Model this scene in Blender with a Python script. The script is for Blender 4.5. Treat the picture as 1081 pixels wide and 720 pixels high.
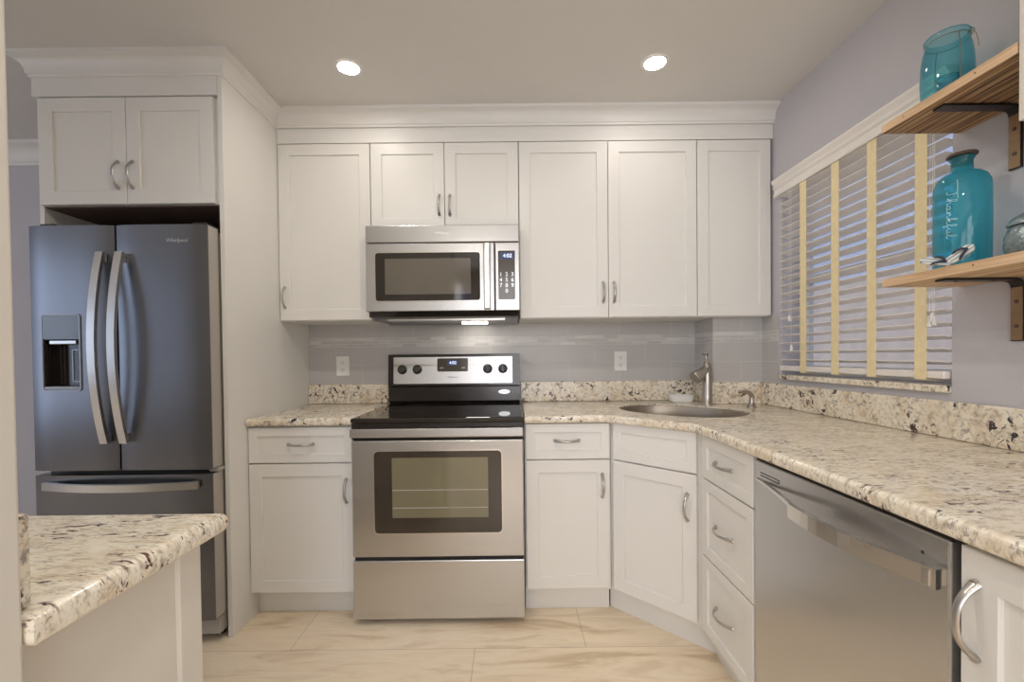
import bpy, bmesh, math, random
from mathutils import Vector, Matrix
from mathutils.geometry import tessellate_polygon
random.seed(4)
PI = math.pi
SC = bpy.context.scene
COL = SC.collection
for o in list(bpy.data.objects):
    bpy.data.objects.remove(o)

# ------------------------------------------------------------------ camera
yaw, pit, rol = 0.0011, -0.0153, -0.0109
cam_d = bpy.data.cameras.new('camera')
cam = bpy.data.objects.new('camera', cam_d)
COL.objects.link(cam)
cam_d.sensor_fit = 'HORIZONTAL'
cam_d.sensor_width = 36.0
cam_d.lens = 466.709 * 36.0 / 1081.0
cam_d.shift_x = 0.695 / 1081.0
cam_d.shift_y = 23.33 / 1081.0
cam_d.clip_start = 0.02
a_ = Vector((math.cos(yaw), -math.sin(yaw), 0))
f0 = Vector((math.sin(yaw), math.cos(yaw), 0))
fwd = f0 * math.cos(pit) + Vector((0, 0, 1)) * math.sin(pit)
up_ = -f0 * math.sin(pit) + Vector((0, 0, 1)) * math.cos(pit)
rgt = a_ * math.cos(rol) + up_ * math.sin(rol)
dwn = a_ * math.sin(rol) - up_ * math.cos(rol)
M4 = Matrix((rgt, -dwn, -fwd)).transposed().to_4x4()
M4.translation = Vector((0.708, -2.6219, 1.1813))
cam.matrix_world = M4
SC.camera = cam

# ------------------------------------------------------------------ view, world, lights
SC.view_settings.view_transform = 'Standard'
SC.view_settings.look = 'None'
SC.view_settings.gamma = 1.0
SC.view_settings.use_curve_mapping = False
SC.view_settings.exposure = 0.36
SC.cycles.max_bounces = 10
SC.cycles.diffuse_bounces = 5
SC.cycles.transparent_max_bounces = 16

W = bpy.data.worlds.new('sky_world')
SC.world = W
W.use_nodes = True
bg = W.node_tree.nodes['Background']
bg.inputs['Color'].default_value = (0.62, 0.70, 0.98, 1)
bg.inputs['Strength'].default_value = 0.60

def area_light(name, loc, target, sx, sy, power, color):
    l = bpy.data.lights.new(name, 'AREA')
    l.shape = 'RECTANGLE'; l.size = sx; l.size_y = sy
    l.energy = power; l.color = color
    o = bpy.data.objects.new(name, l); COL.objects.link(o)
    o.location = loc
    d = Vector(target) - Vector(loc)
    o.rotation_euler = d.to_track_quat('-Z', 'Y').to_euler()
    return o
# daylight entering at the windows of the rooms behind and to the left
area_light('rear_window_fill', (-0.75, -4.72, 1.45), (-0.75, 0, 1.35), 1.5, 1.6, 14, (1.0, 0.95, 0.90))
area_light('rear_window_fill', (1.05, -4.72, 1.40), (1.05, 0, 1.30), 1.4, 1.9, 25, (1.0, 0.97, 0.94))  # right rear window added and placed for even frontal fill
area_light('daylight_side_window', (-3.9, -3.0, 1.45), (0, -2.2, 1.3), 1.6, 1.6, 13, (0.62, 0.77, 1.0))
LAMP_STRENGTH = 66.0
sun_d = bpy.data.lights.new('outdoor_fill_sun', 'SUN')  # sun added to brighten the neighbour's wall and ground outside
sun_d.energy = 2.6; sun_d.color = (1.0, 0.93, 0.84); sun_d.angle = 0.05
sun = bpy.data.objects.new('outdoor_fill_sun', sun_d); COL.objects.link(sun)
sun.rotation_euler = Vector((0.36, -0.10, -0.93)).to_track_quat('-Z', 'Y').to_euler()
FILL_STRENGTH = 215.0
LAMP_COLOR = (1.0, 0.935, 0.84, 1)

# ------------------------------------------------------------------ materials
def new_mat(name):
    m = bpy.data.materials.new(name); m.use_nodes = True
    nt = m.node_tree
    return m, nt, nt.nodes['Principled BSDF']

def N(nt, t, **kw):
    n = nt.nodes.new(t)
    for k, v in kw.items():
        setattr(n, k, v)
    return n

def ramp(nt, stops, fac=None):
    r = N(nt, 'ShaderNodeValToRGB')
    e = r.color_ramp.elements
    while len(e) < len(stops):
        e.new(0.5)
    for i, (p, c) in enumerate(stops):
        e[i].position = p
        e[i].color = c if len(c) == 4 else (*c, 1)
    if fac is not None:
        nt.links.new(fac, r.inputs['Fac'])
    return r

def coords(nt, scale=(1, 1, 1), loc=(0, 0, 0), rot=(0, 0, 0), kind='Object'):
    tc = N(nt, 'ShaderNodeTexCoord')
    mp = N(nt, 'ShaderNodeMapping')
    mp.inputs['Scale'].default_value = scale
    mp.inputs['Location'].default_value = loc
    mp.inputs['Rotation'].default_value = rot
    nt.links.new(tc.outputs[kind], mp.inputs['Vector'])
    return mp.outputs['Vector']

def noise(nt, vec, scale, detail=4, rough=0.55, dist=0.0):
    n = N(nt, 'ShaderNodeTexNoise')
    n.inputs['Scale'].default_value = scale
    n.inputs['Detail'].default_value = detail
    n.inputs['Roughness'].default_value = rough
    n.inputs['Distortion'].default_value = dist
    nt.links.new(vec, n.inputs['Vector'])
    return n.outputs['Fac']

def mix(nt, fac, a, b, mode='MIX'):
    m = N(nt, 'ShaderNodeMix', data_type='RGBA', blend_type=mode)
    for i, v in (('Factor', fac), ('A', a), ('B', b)):
        s = [x for x in m.inputs if x.name == i and (x.type == ('VALUE' if i == 'Factor' else 'RGBA'))][0]
        if isinstance(v, (int, float)):
            s.default_value = v
        elif isinstance(v, tuple):
            s.default_value = v if len(v) == 4 else (*v, 1)
        else:
            nt.links.new(v, s)
    return [x for x in m.outputs if x.type == 'RGBA'][0]

def bump(nt, p, h, strength, dist=0.001):
    b = N(nt, 'ShaderNodeBump')
    b.inputs['Strength'].default_value = strength
    b.inputs['Distance'].default_value = dist
    nt.links.new(h, b.inputs['Height'])
    nt.links.new(b.outputs['Normal'], p.inputs['Normal'])

def plain(name, c, rough=0.5, metal=0.0, spec=0.5, var=0.03, vscale=6, bmp=0.0, bscale=200):
    m, nt, p = new_mat(name)
    v = coords(nt)
    f = noise(nt, v, vscale, 3)
    r = ramp(nt, [(0.3, tuple(x * (1 - var) for x in c)), (0.7, tuple(min(1, x * (1 + var)) for x in c))], f)
    nt.links.new(r.outputs['Color'], p.inputs['Base Color'])
    p.inputs['Roughness'].default_value = rough
    p.inputs['Metallic'].default_value = metal
    p.inputs['Specular IOR Level'].default_value = spec
    if bmp:
        bump(nt, p, noise(nt, v, bscale, 3), bmp)
    return m

def brushed(name, c, rough=0.27, aniso=0.6, horizontal=True):
    m, nt, p = new_mat(name)
    sc = (1.5, 1.5, 110)
    v = coords(nt, sc)
    f = noise(nt, v, 1.5, 3)
    r = ramp(nt, [(0.3, tuple(x * 0.992 for x in c)), (0.7, tuple(min(1, x * 1.02) for x in c))], f)
    nt.links.new(r.outputs['Color'], p.inputs['Base Color'])
    p.inputs['Metallic'].default_value = 1.0
    rr = N(nt, 'ShaderNodeMapRange')
    rr.inputs['To Min'].default_value = rough - 0.003
    rr.inputs['To Max'].default_value = rough + 0.005
    nt.links.new(f, rr.inputs['Value'])
    nt.links.new(rr.outputs['Result'], p.inputs['Roughness'])
    p.inputs['Anisotropic'].default_value = aniso
    t = N(nt, 'ShaderNodeTangent', direction_type='RADIAL', axis='Z')
    nt.links.new(t.outputs['Tangent'], p.inputs['Tangent'])
    return m

def granite(name, stretch=(1, 1, 1), seed=0.0, grey_hi=1.0, sc=1.0, pl=0.53):
    m, nt, p = new_mat(name)
    v = coords(nt, tuple(q * sc for q in stretch), (seed, seed * 1.7, seed * 0.3))
    base = ramp(nt, [(0.33, (0.47, 0.40, 0.32)), (0.42, (0.70, 0.62, 0.50)), (0.49, (0.86, 0.79, 0.655)), (0.68, (0.92, 0.87, 0.755))],
                noise(nt, v, 34, 8, 0.70, 0.5)).outputs['Color']
    gold = ramp(nt, [(0.50, (0, 0, 0)), (0.66, (1, 1, 1))], noise(nt, v, 8, 4, 0.6, 0.3)).outputs['Color']
    c = mix(nt, gold, base, mix(nt, 0.45, base, (0.66, 0.50, 0.31)))
    grey = ramp(nt, [(0.52, (0, 0, 0)), (0.60, (0.8, 0.8, 0.8))], noise(nt, v, 70, 5, 0.68, 0.4)).outputs['Color']
    area = ramp(nt, [(0.40, (0.12, 0.12, 0.12)), (0.60, (grey_hi, grey_hi, grey_hi))], noise(nt, v, 11, 3, 0.55)).outputs['Color']
    c = mix(nt, mix(nt, 1.0, grey, area, 'MULTIPLY'), c, (0.25, 0.22, 0.205))
    dark = ramp(nt, [(0.545, (0, 0, 0)), (0.59, (1, 1, 1))], noise(nt, v, 42, 4, 0.6, 0.7)).outputs['Color']
    patch = ramp(nt, [(pl, (0, 0, 0)), (pl + 0.08, (1, 1, 1))], noise(nt, v, 8.5, 3, 0.6)).outputs['Color']
    dk = mix(nt, 1.0, dark, patch, 'MULTIPLY')
    brown = ramp(nt, [(0.45, (0.035, 0.032, 0.038)), (0.58, (0.12, 0.05, 0.04))], noise(nt, v, 9, 1)).outputs['Color']
    c = mix(nt, dk, c, brown)
    nt.links.new(c, p.inputs['Base Color'])
    p.inputs['Roughness'].default_value = 0.18
    p.inputs['Specular IOR Level'].default_value = 0.5
    return m

def tile(name, bw, rh, c1, c2, grout, gsize, offset=0.5, rough=0.24, bias=0.0):
    m, nt, p = new_mat(name)
    p.inputs['Specular IOR Level'].default_value = 0.35
    tc = N(nt, 'ShaderNodeTexCoord')
    sp = N(nt, 'ShaderNodeSeparateXYZ'); nt.links.new(tc.outputs['Object'], sp.inputs[0])
    cb = N(nt, 'ShaderNodeCombineXYZ')
    nt.links.new(sp.outputs['X'], cb.inputs['X']); nt.links.new(sp.outputs['Z'], cb.inputs['Y'])
    b = N(nt, 'ShaderNodeTexBrick')
    b.offset = offset; b.squash = 1.0
    b.inputs['Scale'].default_value = 1.0
    b.inputs['Brick Width'].default_value = bw
    b.inputs['Row Height'].default_value = rh
    b.inputs['Mortar Size'].default_value = gsize
    b.inputs['Mortar Smooth'].default_value = 0.15
    b.inputs['Bias'].default_value = bias
    b.inputs['Color1'].default_value = (*c1, 1)
    b.inputs['Color2'].default_value = (*c2, 1)
    b.inputs['Mortar'].default_value = (*grout, 1)
    nt.links.new(cb.outputs['Vector'], b.inputs['Vector'])
    v = coords(nt, (3, 3, 90))
    f = ramp(nt, [(0.3, (0.94, 0.94, 0.94)), (0.7, (1, 1, 1))], noise(nt, v, 2, 3)).outputs['Color']
    c = mix(nt, 1.0, b.outputs['Color'], f, 'MULTIPLY')
    nt.links.new(c, p.inputs['Base Color'])
    rr = N(nt, 'ShaderNodeMapRange')
    rr.inputs['To Min'].default_value = rough; rr.inputs['To Max'].default_value = 0.7
    nt.links.new(b.outputs['Fac'], rr.inputs['Value'])
    nt.links.new(rr.outputs['Result'], p.inputs['Roughness'])
    inv = N(nt, 'ShaderNodeMath', operation='SUBTRACT'); inv.inputs[0].default_value = 1.0
    nt.links.new(b.outputs['Fac'], inv.inputs[1])
    bump(nt, p, inv.outputs[0], 0.4, 0.002)
    return m

def floor_mat():
    m, nt, p = new_mat('floor_planks')
    v = coords(nt, (1, 1, 1), (0.65, 0.849, 0))
    b = N(nt, 'ShaderNodeTexBrick')
    b.offset = 0.625; b.squash = 1.0
    b.inputs['Scale'].default_value = 1.0
    b.inputs['Brick Width'].default_value = 1.2
    b.inputs['Row Height'].default_value = 0.3
    b.inputs['Mortar Size'].default_value = 0.0016
    b.inputs['Mortar Smooth'].default_value = 0.1
    b.inputs['Color1'].default_value = (0.90, 0.77, 0.59, 1)
    b.inputs['Color2'].default_value = (0.86, 0.725, 0.545, 1)
    b.inputs['Mortar'].default_value = (0.60, 0.49, 0.36, 1)
    nt.links.new(v, b.inputs['Vector'])
    v2 = coords(nt, (1.0, 5.0, 1), (0, 0, 0), (0, 0, 0.13))
    st = ramp(nt, [(0.34, (0.74, 0.67, 0.585)), (0.46, (0.95, 0.93, 0.90)), (0.56, (1.0, 1.0, 1.0)), (0.66, (0.86, 0.82, 0.78))],
              noise(nt, v2, 2.2, 6, 0.6, 0.7)).outputs['Color']
    c = mix(nt, 1.0, b.outputs['Color'], st, 'MULTIPLY')
    nt.links.new(c, p.inputs['Base Color'])
    p.inputs['Roughness'].default_value = 0.38
    return m

def wood_mat(name, ca, cb_, cc, axis_scale, rough=0.5):
    m, nt, p = new_mat(name)
    v = coords(nt, axis_scale)
    f = noise(nt, v, 1.0, 6, 0.62, 0.4)
    r = ramp(nt, [(0.38, ca), (0.50, cb_), (0.62, cc)], f)
    nt.links.new(r.outputs['Color'], p.inputs['Base Color'])
    p.inputs['Roughness'].default_value = rough
    bump(nt, p, f, 0.25, 0.001)
    return m

def clear_glass(name, tint, edge, gloss=1.0, body=0.0, body_col=(0.1, 0.5, 0.6)):
    """thin coloured glass: tinted transmission plus a Fresnel reflection"""
    m = bpy.data.materials.new(name); m.use_nodes = True
    nt = m.node_tree
    out = [n for n in nt.nodes if n.type == 'OUTPUT_MATERIAL'][0]
    nt.nodes.remove(nt.nodes['Principled BSDF'])
    lw = N(nt, 'ShaderNodeLayerWeight'); lw.inputs['Blend'].default_value = 0.35
    v = coords(nt)
    nz = ramp(nt, [(0.3, (0.93, 0.93, 0.93)), (0.7, (1, 1, 1))], noise(nt, v, 14, 3)).outputs['Color']
    col = mix(nt, lw.outputs['Facing'], tint, edge)
    col = mix(nt, 1.0, col, nz, 'MULTIPLY')
    tr = N(nt, 'ShaderNodeBsdfTransparent'); nt.links.new(col, tr.inputs['Color'])
    gl = N(nt, 'ShaderNodeBsdfGlossy'); gl.inputs['Roughness'].default_value = 0.03
    gl.inputs['Color'].default_value = (gloss, gloss, gloss, 1)
    fc = N(nt, 'ShaderNodeLayerWeight'); fc.inputs['Blend'].default_value = 0.5
    pw = N(nt, 'ShaderNodeMath', operation='POWER'); pw.inputs[1].default_value = 5.0
    nt.links.new(fc.outputs['Facing'], pw.inputs[0])
    fr = N(nt, 'ShaderNodeMath', operation='MULTIPLY_ADD'); fr.inputs[1].default_value = 0.9; fr.inputs[2].default_value = 0.045
    nt.links.new(pw.outputs[0], fr.inputs[0])
    ms = N(nt, 'ShaderNodeMixShader')
    nt.links.new(fr.outputs[0], ms.inputs['Fac'])
    nt.links.new(tr.outputs[0], ms.inputs[1]); nt.links.new(gl.outputs[0], ms.inputs[2])
    last = ms.outputs[0]
    if body:                                   # cloudy recycled glass: part of the light scatters in the wall
        df = N(nt, 'ShaderNodeBsdfDiffuse'); df.inputs['Color'].default_value = (*body_col, 1)
        tl_ = N(nt, 'ShaderNodeBsdfTranslucent'); tl_.inputs['Color'].default_value = (*body_col, 1)
        m1 = N(nt, 'ShaderNodeMixShader'); m1.inputs['Fac'].default_value = 0.5
        nt.links.new(df.outputs[0], m1.inputs[1]); nt.links.new(tl_.outputs[0], m1.inputs[2])
        m2 = N(nt, 'ShaderNodeMixShader'); m2.inputs['Fac'].default_value = body
        nt.links.new(last, m2.inputs[1]); nt.links.new(m1.outputs[0], m2.inputs[2])
        last = m2.outputs[0]
    nt.links.new(last, out.inputs['Surface'])
    return m

def emit(name, c, s):
    m, nt, p = new_mat(name)
    p.inputs['Base Color'].default_value = (0.8, 0.8, 0.8, 1)
    p.inputs['Emission Color'].default_value = c
    p.inputs['Emission Strength'].default_value = s
    return m

M = {}
M['cab'] = plain('white_cabinet_paint', (0.80, 0.785, 0.75), 0.38, var=0.012, vscale=3)
M['trim'] = plain('white_trim_paint', (0.80, 0.785, 0.755), 0.42, var=0.012, vscale=3)
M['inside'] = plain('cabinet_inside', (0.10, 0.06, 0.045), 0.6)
M['wall'] = plain('lavender_grey_wall', (0.545, 0.53, 0.565), 0.75, var=0.015, vscale=5, bmp=0.25, bscale=110)
M['beige'] = plain('cream_wall_paint', (0.70, 0.66, 0.585), 0.7, var=0.015, bmp=0.15, bscale=110)
M['ceil'] = plain('ceiling_paint', (0.70, 0.68, 0.655), 0.85, var=0.01, bmp=0.1, bscale=120)
M['steel'] = brushed('brushed_stainless', (0.60, 0.60, 0.605), 0.27)
M['steel_trim'] = brushed('stainless_trim', (0.70, 0.68, 0.65), 0.22, 0.3)
M['slate'] = brushed('dark_slate_stainless', (0.215, 0.22, 0.238), 0.30, 0.5)
M['handle_steel'] = plain('satin_steel_handle', (0.66, 0.645, 0.62), 0.30, metal=1.0)
M['nickel'] = plain('satin_nickel', (0.52, 0.505, 0.485), 0.30, metal=1.0)
M['faucet'] = plain('brushed_nickel_tap', (0.46, 0.42, 0.385), 0.30, metal=1.0)
M['black_glass'] = plain('black_ceramic_glass', (0.018, 0.013, 0.011), 0.05, spec=0.8)
M['black'] = plain('black_enamel', (0.022, 0.018, 0.016), 0.16, spec=0.6)
M['rubber'] = plain('black_plastic', (0.03, 0.028, 0.027), 0.45)
M['dark_gap'] = plain('dark_recess', (0.03, 0.025, 0.022), 0.6)
M['oven_glass'] = plain('oven_window_glass', (0.19, 0.172, 0.105), 0.07, spec=1.0)  # lighter greenish base stands in for reflections of the room
M['mw_mesh'] = plain('microwave_screen', (0.12, 0.105, 0.085), 0.07, spec=1.0)
M['oven_rim'] = plain('oven_window_dark_rim', (0.040, 0.030, 0.022), 0.10, spec=0.8)
M['disp_trim'] = plain('dispenser_trim', (0.36, 0.365, 0.38), 0.35, metal=0.4)
M['panel_slate'] = plain('dispenser_panel_gloss', (0.10, 0.11, 0.13), 0.12, spec=0.8)
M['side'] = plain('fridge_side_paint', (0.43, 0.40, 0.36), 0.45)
M['panel_dark'] = plain('dark_control_glass', (0.07, 0.058, 0.045), 0.12, spec=0.7)
M['granite'] = granite('cream_granite', (1, 1, 1), 0.0, 1.0, 1.0, 0.475)
M['granite_top'] = granite('cream_granite_worktop', (0.75, 1.8, 1.0), 3.1, 0.9, 1.25, 0.52)
M['granite_pen'] = granite('cream_granite_peninsula', (0.6, 1.9, 1.1), 7.4, 0.75, 1.5, 0.50)
M['tile'] = tile('grey_glass_tile', 0.305, 0.105, (0.545, 0.53, 0.52), (0.525, 0.51, 0.50), (0.63, 0.615, 0.60), 0.0013)
M['mosaic'] = tile('mosaic_strip', 0.085, 0.0183, (0.53, 0.515, 0.505), (0.72, 0.705, 0.685), (0.66, 0.65, 0.63), 0.0015, 0.37, 0.18)
M['floor'] = floor_mat()
M['plate'] = plain('white_plastic_plate', (0.83, 0.82, 0.80), 0.35)
M['blind'] = plain('white_slat', (0.84, 0.80, 0.76), 0.45)
M['tape'] = plain('cream_cloth_tape', (0.86, 0.73, 0.45), 0.8, var=0.05, vscale=40, bmp=0.2, bscale=600)
M['cord'] = plain('white_cord', (0.82, 0.80, 0.78), 0.6)
M['shelf_light'] = wood_mat('pale_sanded_wood', (0.56, 0.36, 0.20), (0.72, 0.50, 0.31), (0.80, 0.60, 0.40), (9, 2.2, 60))
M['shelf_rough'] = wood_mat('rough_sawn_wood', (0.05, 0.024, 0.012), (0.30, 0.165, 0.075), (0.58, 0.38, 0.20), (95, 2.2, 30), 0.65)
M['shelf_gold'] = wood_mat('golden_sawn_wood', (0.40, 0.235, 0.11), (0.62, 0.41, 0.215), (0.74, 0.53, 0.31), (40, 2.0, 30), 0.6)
M['bronze'] = plain('dark_bronze_bracket', (0.035, 0.028, 0.024), 0.38, metal=0.5)
M['bronze_sheen'] = plain('reflecting_bronze', (0.33, 0.22, 0.13), 0.40, metal=0.7, var=0.12, vscale=25)  # paler bronze paints the light reflected by the bracket's wall leg
M['teal'] = clear_glass('teal_glass', (0.36, 0.82, 0.92), (0.10, 0.54, 0.68), 1.0, 0.34, (0.09, 0.54, 0.66))
M['teal_pale'] = clear_glass('pale_teal_glass', (0.50, 0.88, 0.94), (0.18, 0.60, 0.72), 1.0, 0.10, (0.12, 0.5, 0.6))
M['pane'] = clear_glass('window_glass', (0.93, 0.95, 0.97), (0.8, 0.85, 0.9))
M['frost'] = plain('etched_lettering', (0.46, 0.68, 0.70), 0.6)
M['wire'] = plain('brassy_wire', (0.32, 0.26, 0.17), 0.4, metal=0.9)
M['cork'] = plain('dark_stopper', (0.10, 0.065, 0.05), 0.5)
M['hobnail'] = plain('silvery_pebbled_glass', (0.20, 0.255, 0.27), 0.2, metal=0.35, spec=0.8, var=0.3, vscale=120, bmp=1.0, bscale=170)
M['white'] = plain('white_ceramic', (0.86, 0.85, 0.82), 0.2)
M['navy'] = plain('navy_strap', (0.03, 0.035, 0.06), 0.5)
M['sink'] = brushed('sink_steel', (0.40, 0.35, 0.29), 0.40, 0.2)
M['lens'] = emit('lamp_lens', LAMP_COLOR, LAMP_STRENGTH)
M['lens_fill'] = emit('fill_lamp_lens', LAMP_COLOR, FILL_STRENGTH)
M['task'] = emit('task_lamp_lens', (1.0, 0.94, 0.84, 1), 14.0)
M['digits'] = emit('display_digits', (0.62, 0.76, 1.0, 1), 1.1)
M['display'] = emit('display_screen', (0.05, 0.10, 0.36, 1), 0.22)
M['display'].node_tree.nodes['Principled BSDF'].inputs['Base Color'].default_value = (0.02, 0.025, 0.05, 1)
M['stucco'] = plain('grey_stucco', (0.60, 0.52, 0.45), 0.9, var=0.05, bmp=0.4, bscale=40)
M['silver_ink'] = plain('silver_lettering', (0.75, 0.75, 0.76), 0.3, metal=0.8)
M['grey_ink'] = plain('grey_lettering', (0.10, 0.095, 0.09), 0.5)
M['sign'] = plain('cream_sign_board', (0.80, 0.76, 0.66), 0.7)
def stripes():
    m, nt, p = new_mat('striped_sole')
    v = coords(nt)
    w = N(nt, 'ShaderNodeTexWave', wave_type='BANDS', bands_direction='Y')
    w.inputs['Scale'].default_value = 32
    nt.links.new(v, w.inputs['Vector'])
    r = ramp(nt, [(0.45, (0.80, 0.77, 0.70)), (0.55, (0.28, 0.38, 0.42))], w.outputs['Fac'])
    nt.links.new(r.outputs['Color'], p.inputs['Base Color'])
    p.inputs['Roughness'].default_value = 0.6
    return m
M['stripes'] = stripes()

# ------------------------------------------------------------------ mesh helpers
def link(name, bm, mat, parent=None, smooth=None, loc=None, rotz=0.0):
    bmesh.ops.recalc_face_normals(bm, faces=bm.faces[:])
    me = bpy.data.meshes.new(name)
    bm.to_mesh(me); bm.free()
    for mm in (mat if isinstance(mat, (list, tuple)) else [mat]):
        me.materials.append(mm)
    if smooth is not None:
        me.shade_smooth()
        me.set_sharp_from_angle(angle=math.radians(smooth))
    o = bpy.data.objects.new(name, me)
    COL.objects.link(o)
    if loc is not None:
        o.location = loc
    o.rotation_euler = (0, 0, rotz)
    if parent is not None:
        o.parent = parent
    return o

def thing(name, label, cat, loc=(0, 0, 0), rotz=0.0, group=None):
    o = bpy.data.objects.new(name, None); COL.objects.link(o)
    o.empty_display_size = 0.05
    o.location = loc; o.rotation_euler = (0, 0, rotz)
    o['label'] = label; o['category'] = cat
    if group: o['group'] = group
    return o

def tag(o, label, cat, group=None):
    o['label'] = label; o['category'] = cat
    if group: o['group'] = group
    return o

def struct(o, label=None):
    o['kind'] = 'structure'
    if label: o['label'] = label
    return o

def box(bm, x0, x1, y0, y1, z0, z1, bev=0.0, seg=2):
    vs = [bm.verts.new((x, y, z)) for z in (z0, z1) for y in (y0, y1) for x in (x0, x1)]
    q = [(0, 2, 3, 1), (4, 5, 7, 6), (0, 1, 5, 4), (2, 6, 7, 3), (0, 4, 6, 2), (1, 3, 7, 5)]
    fs = [bm.faces.new([vs[i] for i in f]) for f in q]
    if bev > 0:
        es = list({e for f in fs for e in f.edges})
        bmesh.ops.bevel(bm, geom=es, offset=bev, segments=seg, profile=0.5, affect='EDGES', clamp_overlap=True)
    return fs

def bx(*a, **k):
    bm = bmesh.new(); box(bm, *a, **k); return bm

def prism(bm, pts, z0, z1, hole=None, axis='z'):
    """extrude a polygon (list of 2-D points), with an optional hole"""
    def P(u, v, w):
        return {'z': (u, v, w), 'y': (u, w, v), 'x': (w, u, v)}[axis]
    loops = [pts] + ([hole] if hole else [])
    lo = [[bm.verts.new(P(u, v, z0)) for u, v in lp] for lp in loops]
    hi = [[bm.verts.new(P(u, v, z1)) for u, v in lp] for lp in loops]
    tri = tessellate_polygon([[Vector((u, v, 0)) for u, v in lp] for lp in loops])
    fl_lo = [x for l in lo for x in l]; fl_hi = [x for l in hi for x in l]
    for t in tri:
        try:
            bm.faces.new([fl_lo[i] for i in t]); bm.faces.new([fl_hi[i] for i in t])
        except ValueError:
            pass
    for l, h in zip(lo, hi):
        n = len(l)
        for i in range(n):
            j = (i + 1) % n
            bm.faces.new((l[i], l[j], h[j], h[i]))

def offset_poly(pts, d):
    """inset a counter-clockwise polygon by d"""
    n = len(pts); out = []
    for i in range(n):
        p0, p1, p2 = Vector(pts[i - 1]), Vector(pts[i]), Vector(pts[(i + 1) % n])
        d1 = (p1 - p0).normalized(); d2 = (p2 - p1).normalized()
        n1 = Vector((-d1.y, d1.x)); n2 = Vector((-d2.y, d2.x))
        b = n1 + n2
        k = d / max(0.2, (1 + n1.dot(n2)))
        out.append(tuple(p1 + b * k))
    return out

def slab(bm, pts, z0, z1, r, hole=None, seg=5):
    """a stone slab with rounded outer edges top and bottom; hole is cut through"""
    prof = []
    for i in range(seg + 1):
        a = PI / 2 * i / seg
        prof.append((r * (1 - math.sin(a)), z0 + r * (1 - math.cos(a))))
    for i in range(seg + 1):
        a = PI / 2 * i / seg
        prof.append((r * (1 - math.cos(a)), z1 - r * (1 - math.sin(a))))
    rings = []
    for ins, z in prof:
        rings.append([bm.verts.new((x, y, z)) for x, y in offset_poly(pts, ins)])
    for a, b in zip(rings, rings[1:]):
        n = len(a)
        for i in range(n):
            j = (i + 1) % n
            bm.faces.new((a[i], a[j], b[j], b[i]))
    hv = []
    if hole:
        for z in (z0, z1):
            hv.append([bm.verts.new((x, y, z)) for x, y in hole])
        n = len(hole)
        for i in range(n):
            j = (i + 1) % n
            bm.faces.new((hv[0][i], hv[0][j], hv[1][j], hv[1][i]))
    for k, ring in ((0, rings[0]), (1, rings[-1])):
        loops = [[Vector((v.co.x, v.co.y, 0)) for v in ring]]
        flat = list(ring)
        if hole:
            loops.append([Vector((v.co.x, v.co.y, 0)) for v in hv[k]]); flat += hv[k]
        for t in tessellate_polygon(loops):
            try:
                bm.faces.new([flat[i] for i in t])
            except ValueError:
                pass

def lathe(bm, prof, c=(0, 0, 0), n=40, cap=True, axis='z'):
    rings = []
    for r, h in prof:
        ring = []
        for i in range(n):
            a = 2 * PI * i / n
            u, v = r * math.cos(a), r * math.sin(a)
            p = {'z': (u, v, h), 'y': (u, h, v), 'x': (h, u, v)}[axis]
            ring.append(bm.verts.new((c[0] + p[0], c[1] + p[1], c[2] + p[2])))
        rings.append(ring)
    for a, b in zip(rings, rings[1:]):
        for i in range(n):
            j = (i + 1) % n
            bm.faces.new((a[i], a[j], b[j], b[i]))
    if cap:
        bm.faces.new(rings[0]); bm.faces.new(rings[-1])

def tube(bm, path, rad, n=10, ax=(1.0, 1.0), ref=None):
    """sweep an ellipse along a 3-D path; rad number or list"""
    P = [Vector(p) for p in path]
    R = rad if isinstance(rad, (list, tuple)) else [rad] * len(P)
    rings = []; prev = None
    for i, p in enumerate(P):
        t = (P[min(i + 1, len(P) - 1)] - P[max(i - 1, 0)]).normalized()
        if prev is None:
            r0 = Vector(ref) if ref else (Vector((0, 0, 1)) if abs(t.z) < 0.9 else Vector((1, 0, 0)))
            u = (r0 - t * r0.dot(t)).normalized()
        else:
            u = (prev - t * prev.dot(t)).normalized()
        prev = u
        w = t.cross(u)
        ring = []
        for k in range(n):
            a = 2 * PI * k / n
            ring.append(bm.verts.new(p + u * (R[i] * ax[0] * math.cos(a)) + w * (R[i] * ax[1] * math.sin(a))))
        rings.append(ring)
    for a, b in zip(rings, rings[1:]):
        for k in range(n):
            j = (k + 1) % n
            bm.faces.new((a[k], a[j], b[j], b[k]))
    bm.faces.new(rings[0]); bm.faces.new(rings[-1])

def bar(bm, path, w, t, ref):
    """sweep a rectangle (w along ref, t across) along a path"""
    P = [Vector(p) for p in path]; ref = Vector(ref).normalized()
    rings = []
    for i, p in enumerate(P):
        d = (P[min(i + 1, len(P) - 1)] - P[max(i - 1, 0)]).normalized()
        s = d.cross(ref).normalized()
        ww = w[i] if isinstance(w, (list, tuple)) else w
        rings.append([bm.verts.new(p + ref * (a * ww / 2) + s * (b * t / 2)) for a, b in ((-1, -1), (1, -1), (1, 1), (-1, 1))])
    for a, b in zip(rings, rings[1:]):
        for k in range(4):
            j = (k + 1) % 4
            bm.faces.new((a[k], a[j], b[j], b[k]))
    bm.faces.new(rings[0]); bm.faces.new(rings[-1])

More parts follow.
